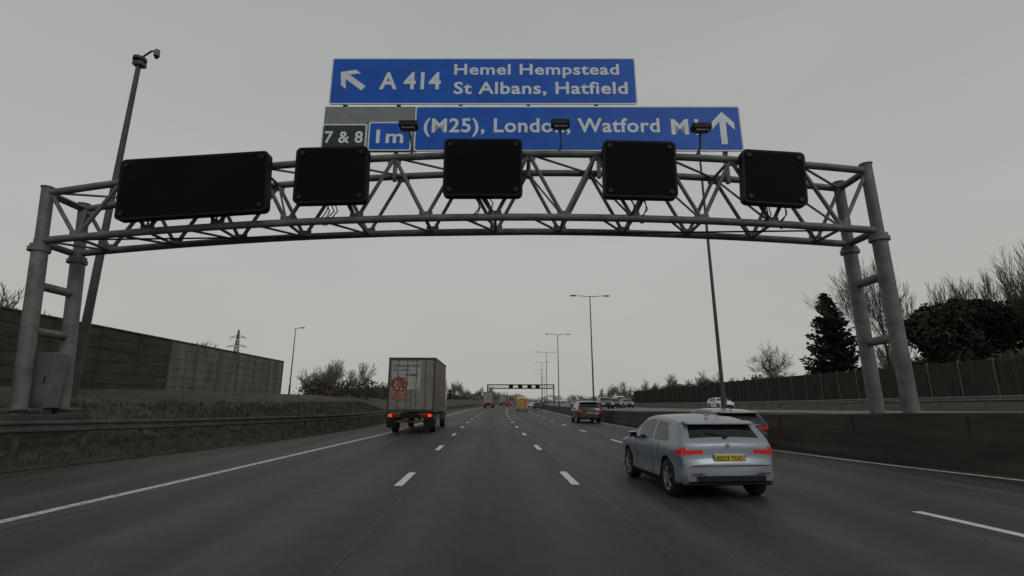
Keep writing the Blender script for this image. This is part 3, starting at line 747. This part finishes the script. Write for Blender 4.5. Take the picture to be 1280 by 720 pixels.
def lorry(name,loc,rz=0,L=8.6,poster=True,lit=True):
    e=empty(name,loc,rz); W=2.55; z0,z1=1.12,4.02; b=B()
    bl=L-2.1
    b.box((0,.06+bl/2,(z0+z1)/2),(W-.06,bl-.06,z1-z0-.04),M['boxside'])
    for k in range(12): 
        for s in(-1,1): b.box((s*(W/2-.022),.3+k*(bl-.5)/11,(z0+z1)/2),(.02,.05,z1-z0-.15),M['boxframe'])
    b.obj('cargo_box',e); b=B()
    for s in(-1,1): b.box((s*(W/2-.045),.03,(z0+z1)/2),(.09,.14,z1-z0),M['boxframe'],bev=.01)
    b.box((0,.03,z1-.055),(W-.18,.14,.11),M['boxframe'],bev=.01); b.box((0,.03,z0+.05),(W-.18,.14,.10),M['boxframe'],bev=.01)
    for s in(-1,1):
        for z in(z0,z1-.03): b.box((s*(W/2-.02),.1+bl/2,z),(.05,bl-.1,.07),M['boxframe'])
    b.obj('frame',e); b=B()
    for s in(-1,1): b.box((s*.595,.0,(z0+z1)/2),(1.16,.04,z1-z0-.24),M['boxgrey'],bev=.005)
    b.obj('rear_doors',e); b=B()
    for x in(-.75,-.25,.25,.75):
        b.tube((x,-.04,z0+.1),(x,-.04,z1-.1),.016,M['galv'],n=6)
        for z in(z0+.15,z0+.95,z1-.95,z1-.15): b.box((x,-.035,z),(.07,.04,.05),M['galv'])
        b.box((x+.1,-.05,z0+.62),(.22,.02,.035),M['galv'])
    for s in(-1,1):
        for k in range(4): b.box((s*1.16,-.03,z0+.35+k*.73),(.12,.03,.06),M['galv'])
    b.obj('lock_rods',e)
    if poster:
        b=B(); b.box((-.30,-.022,3.05),(1.55,.006,1.50),M['poster']); b.obj('poster_panel',e)
        text('poster_text','Delicious food',(-1.0,.40,3.50,3.68),-.027,M['text'],e,.02,.001)
        text('poster_text_b','for every',(-1.0,-.05,3.26,3.42),-.027,M['text'],e,.02,.001)
        text('poster_text_c','meal',(-.35,.30,3.00,3.20),-.027,M['foodr'],e,.03,.001)
        b=B()
        def disc(cx_,cz,r,m,y,ir=0): b.prism([(cx_+r*(1+ir*math.sin(a*2.7))*math.cos(a*math.pi/12),cz+r*(1+ir*math.cos(a*1.9))*.85*math.sin(a*math.pi/12)) for a in range(24)],y-.003,y,m)
        disc(-.66,2.58,.46,M['foodr'],-.028,.08); disc(-.62,2.60,.36,M['foodo'],-.032,.1)
        for k in range(12): disc(-.66+.30*math.cos(k*2.4)*(.5+.06*k),2.58+.26*math.sin(k*2.4)*(.5+.06*k),.075,(M['foodg'],M['poster'],M['foodr'])[k%3],-.036-.004*k,.2)
        b.box((-.62,-.030,1.95),(.85,.006,.38),M['foodo'])
        b.obj('poster_picture',e)
    b=B()
    b.box((0,bl/2,.92),(.9,bl+.6,.26),M['plastic']); b.box((0,.06,.62),(2.3,.12,.14),M['boxframe'],bev=.02)
    for s in(-1,1): b.box((s*.5,.12,.80),(.10,.1,.36),M['plastic'])
    b.box((0,.02,.93),(2.45,.10,.22),M['boxframe'],bev=.01)
    b.box((0,-.035,1.03),(2.2,.012,.05),M['orange'])
    for s in(-1,1): 
        b.box((s*.98,.0,.55),(.5,.02,.5),M['plastic']) ; b.box((s*.40,-.01,.62),(.5,.02,.07),M['orange'])
        b.box((s*1.16,2.4,.75),(.06,2.6,.35),M['galv'],bev=.01)
    b.box((0,-.045,.93),(.52,.01,.11),M['plate'])
    b.obj('chassis',e); b=B()
    for s in(-1,1): b.box((s*1.05,-.045,.93),(.18,.04,.12),M['redbright'] if lit else M['red'],bev=.01); b.box((s*.86,-.045,.93),(.14,.04,.10),M['red'],bev=.01)
    b.obj('tail_lamps',e); k=0
    for wy in(1.7,L-1.3):
        for s in(-1,1):
            b=B(); wheel(b,s*1.22,wy,.48,s,.32); k+=1; b.obj('wheel_%d'%k,e)
    b=B()
    prof=[(bl+.25,.55),(L,.55),(L+.02,1.3),(L-.12,2.1),(L-.35,2.95),(L-.9,3.2),(bl+.25,3.2)]
    vs=[(s*1.2,y,z) for s in(-1,1) for y,z in prof]; n=len(prof)
    b.add(vs,[list(range(n)),list(range(2*n-1,n-1,-1))]+[[i,(i+1)%n,n+(i+1)%n,n+i] for i in range(n)],M['greypaint'])
    for s in(-1,1): b.box((s*1.203,L-.8,2.25),(.01,.8,.7),M['glass']); b.box((s*1.42,L-.25,2.2),(.14,.1,.6),M['plastic'],bev=.03); b.tube((s*1.2,L-.3,2.4),(s*1.4,L-.25,2.4),.02,M['plastic'])
    b.box((0,L-.22,2.52),(2.1,.02,.8),M['glass'],rot=Matrix.Rotation(math.radians(15),3,'X'))
    b.obj('cab',e,fixn=True)
    return e
lorry('box_lorry',(-4.3,27.0,0),0)
lorry('box_lorry',(-3.7+cx(128),128,0),-.06,poster=False)
lorry('box_lorry',(-3.6+cx(190),190,0),-.1,poster=False)
lorry('box_lorry',(-.2+cx(230),230,0),-.12,poster=False,lit=False)

# ---------------------------------------------------------------- light, sky, camera
w=D.worlds.new('World'); SC.world=w; w.use_nodes=True; nt=w.node_tree; N=nt.nodes.new; Lk=nt.links.new
bg=nt.nodes['Background']; bg.inputs['Strength'].default_value=.1
sky=N('ShaderNodeTexSky'); sky.sky_type='NISHITA'; sky.sun_disc=False; sky.sun_elevation=math.radians(34); sky.sun_rotation=math.radians(150)
hs=N('ShaderNodeHueSaturation'); hs.inputs['Saturation'].default_value=.12; hs.inputs['Value'].default_value=.55; Lk(sky.outputs[0],hs.inputs['Color'])
tc=N('ShaderNodeTexCoord'); sp=N('ShaderNodeSeparateXYZ'); Lk(tc.outputs['Generated'],sp.inputs[0])
rp=N('ShaderNodeValToRGB'); el=rp.color_ramp.elements
el[0].position=0; el[0].color=(.44,.44,.415,1); el[1].position=1; el[1].color=(.32,.33,.33,1)
k=el.new(.3); k.color=(.47,.473,.455,1); k=el.new(.62); k.color=(.40,.408,.402,1)
Lk(sp.outputs[2],rp.inputs[0])
no=N('ShaderNodeTexNoise'); no.inputs['Scale'].default_value=2.2; no.inputs['Detail'].default_value=4
mp=N('ShaderNodeMapping'); mp.inputs['Scale'].default_value=(1,1,3); Lk(tc.outputs['Generated'],mp.inputs[0]); Lk(mp.outputs[0],no.inputs[0])
ma=N('ShaderNodeMath'); ma.operation='MULTIPLY_ADD'; ma.inputs[1].default_value=1.6; ma.inputs[2].default_value=9.2; Lk(no.outputs[0],ma.inputs[0])
vm=N('ShaderNodeVectorMath'); vm.operation='SCALE'; Lk(rp.outputs[0],vm.inputs[0]); Lk(ma.outputs[0],vm.inputs['Scale'])
mx=N('ShaderNodeMix'); mx.data_type='RGBA'; mx.inputs[0].default_value=.92; Lk(hs.outputs[0],mx.inputs[6]); Lk(vm.outputs[0],mx.inputs[7])
Lk(mx.outputs[2],bg.inputs['Color'])
sl=D.lights.new('sun','SUN'); sl.energy=.5; sl.angle=math.radians(20); sl.color=(1,.97,.92); so=D.objects.new('sun',sl); COL.objects.link(so)
so.rotation_euler=(math.radians(56),0,math.radians(30))
cd=D.cameras.new('camera'); co=D.objects.new('camera',cd); COL.objects.link(co); SC.camera=co
cd.sensor_width=36; cd.lens=16.96; cd.clip_start=.05; cd.clip_end=6000
co.location=(0,0,1.68); co.rotation_euler=(math.radians(90+13.2),0,math.radians(-2.5))
SC.view_settings.view_transform='Standard'; SC.view_settings.look='None'; SC.view_settings.exposure=0
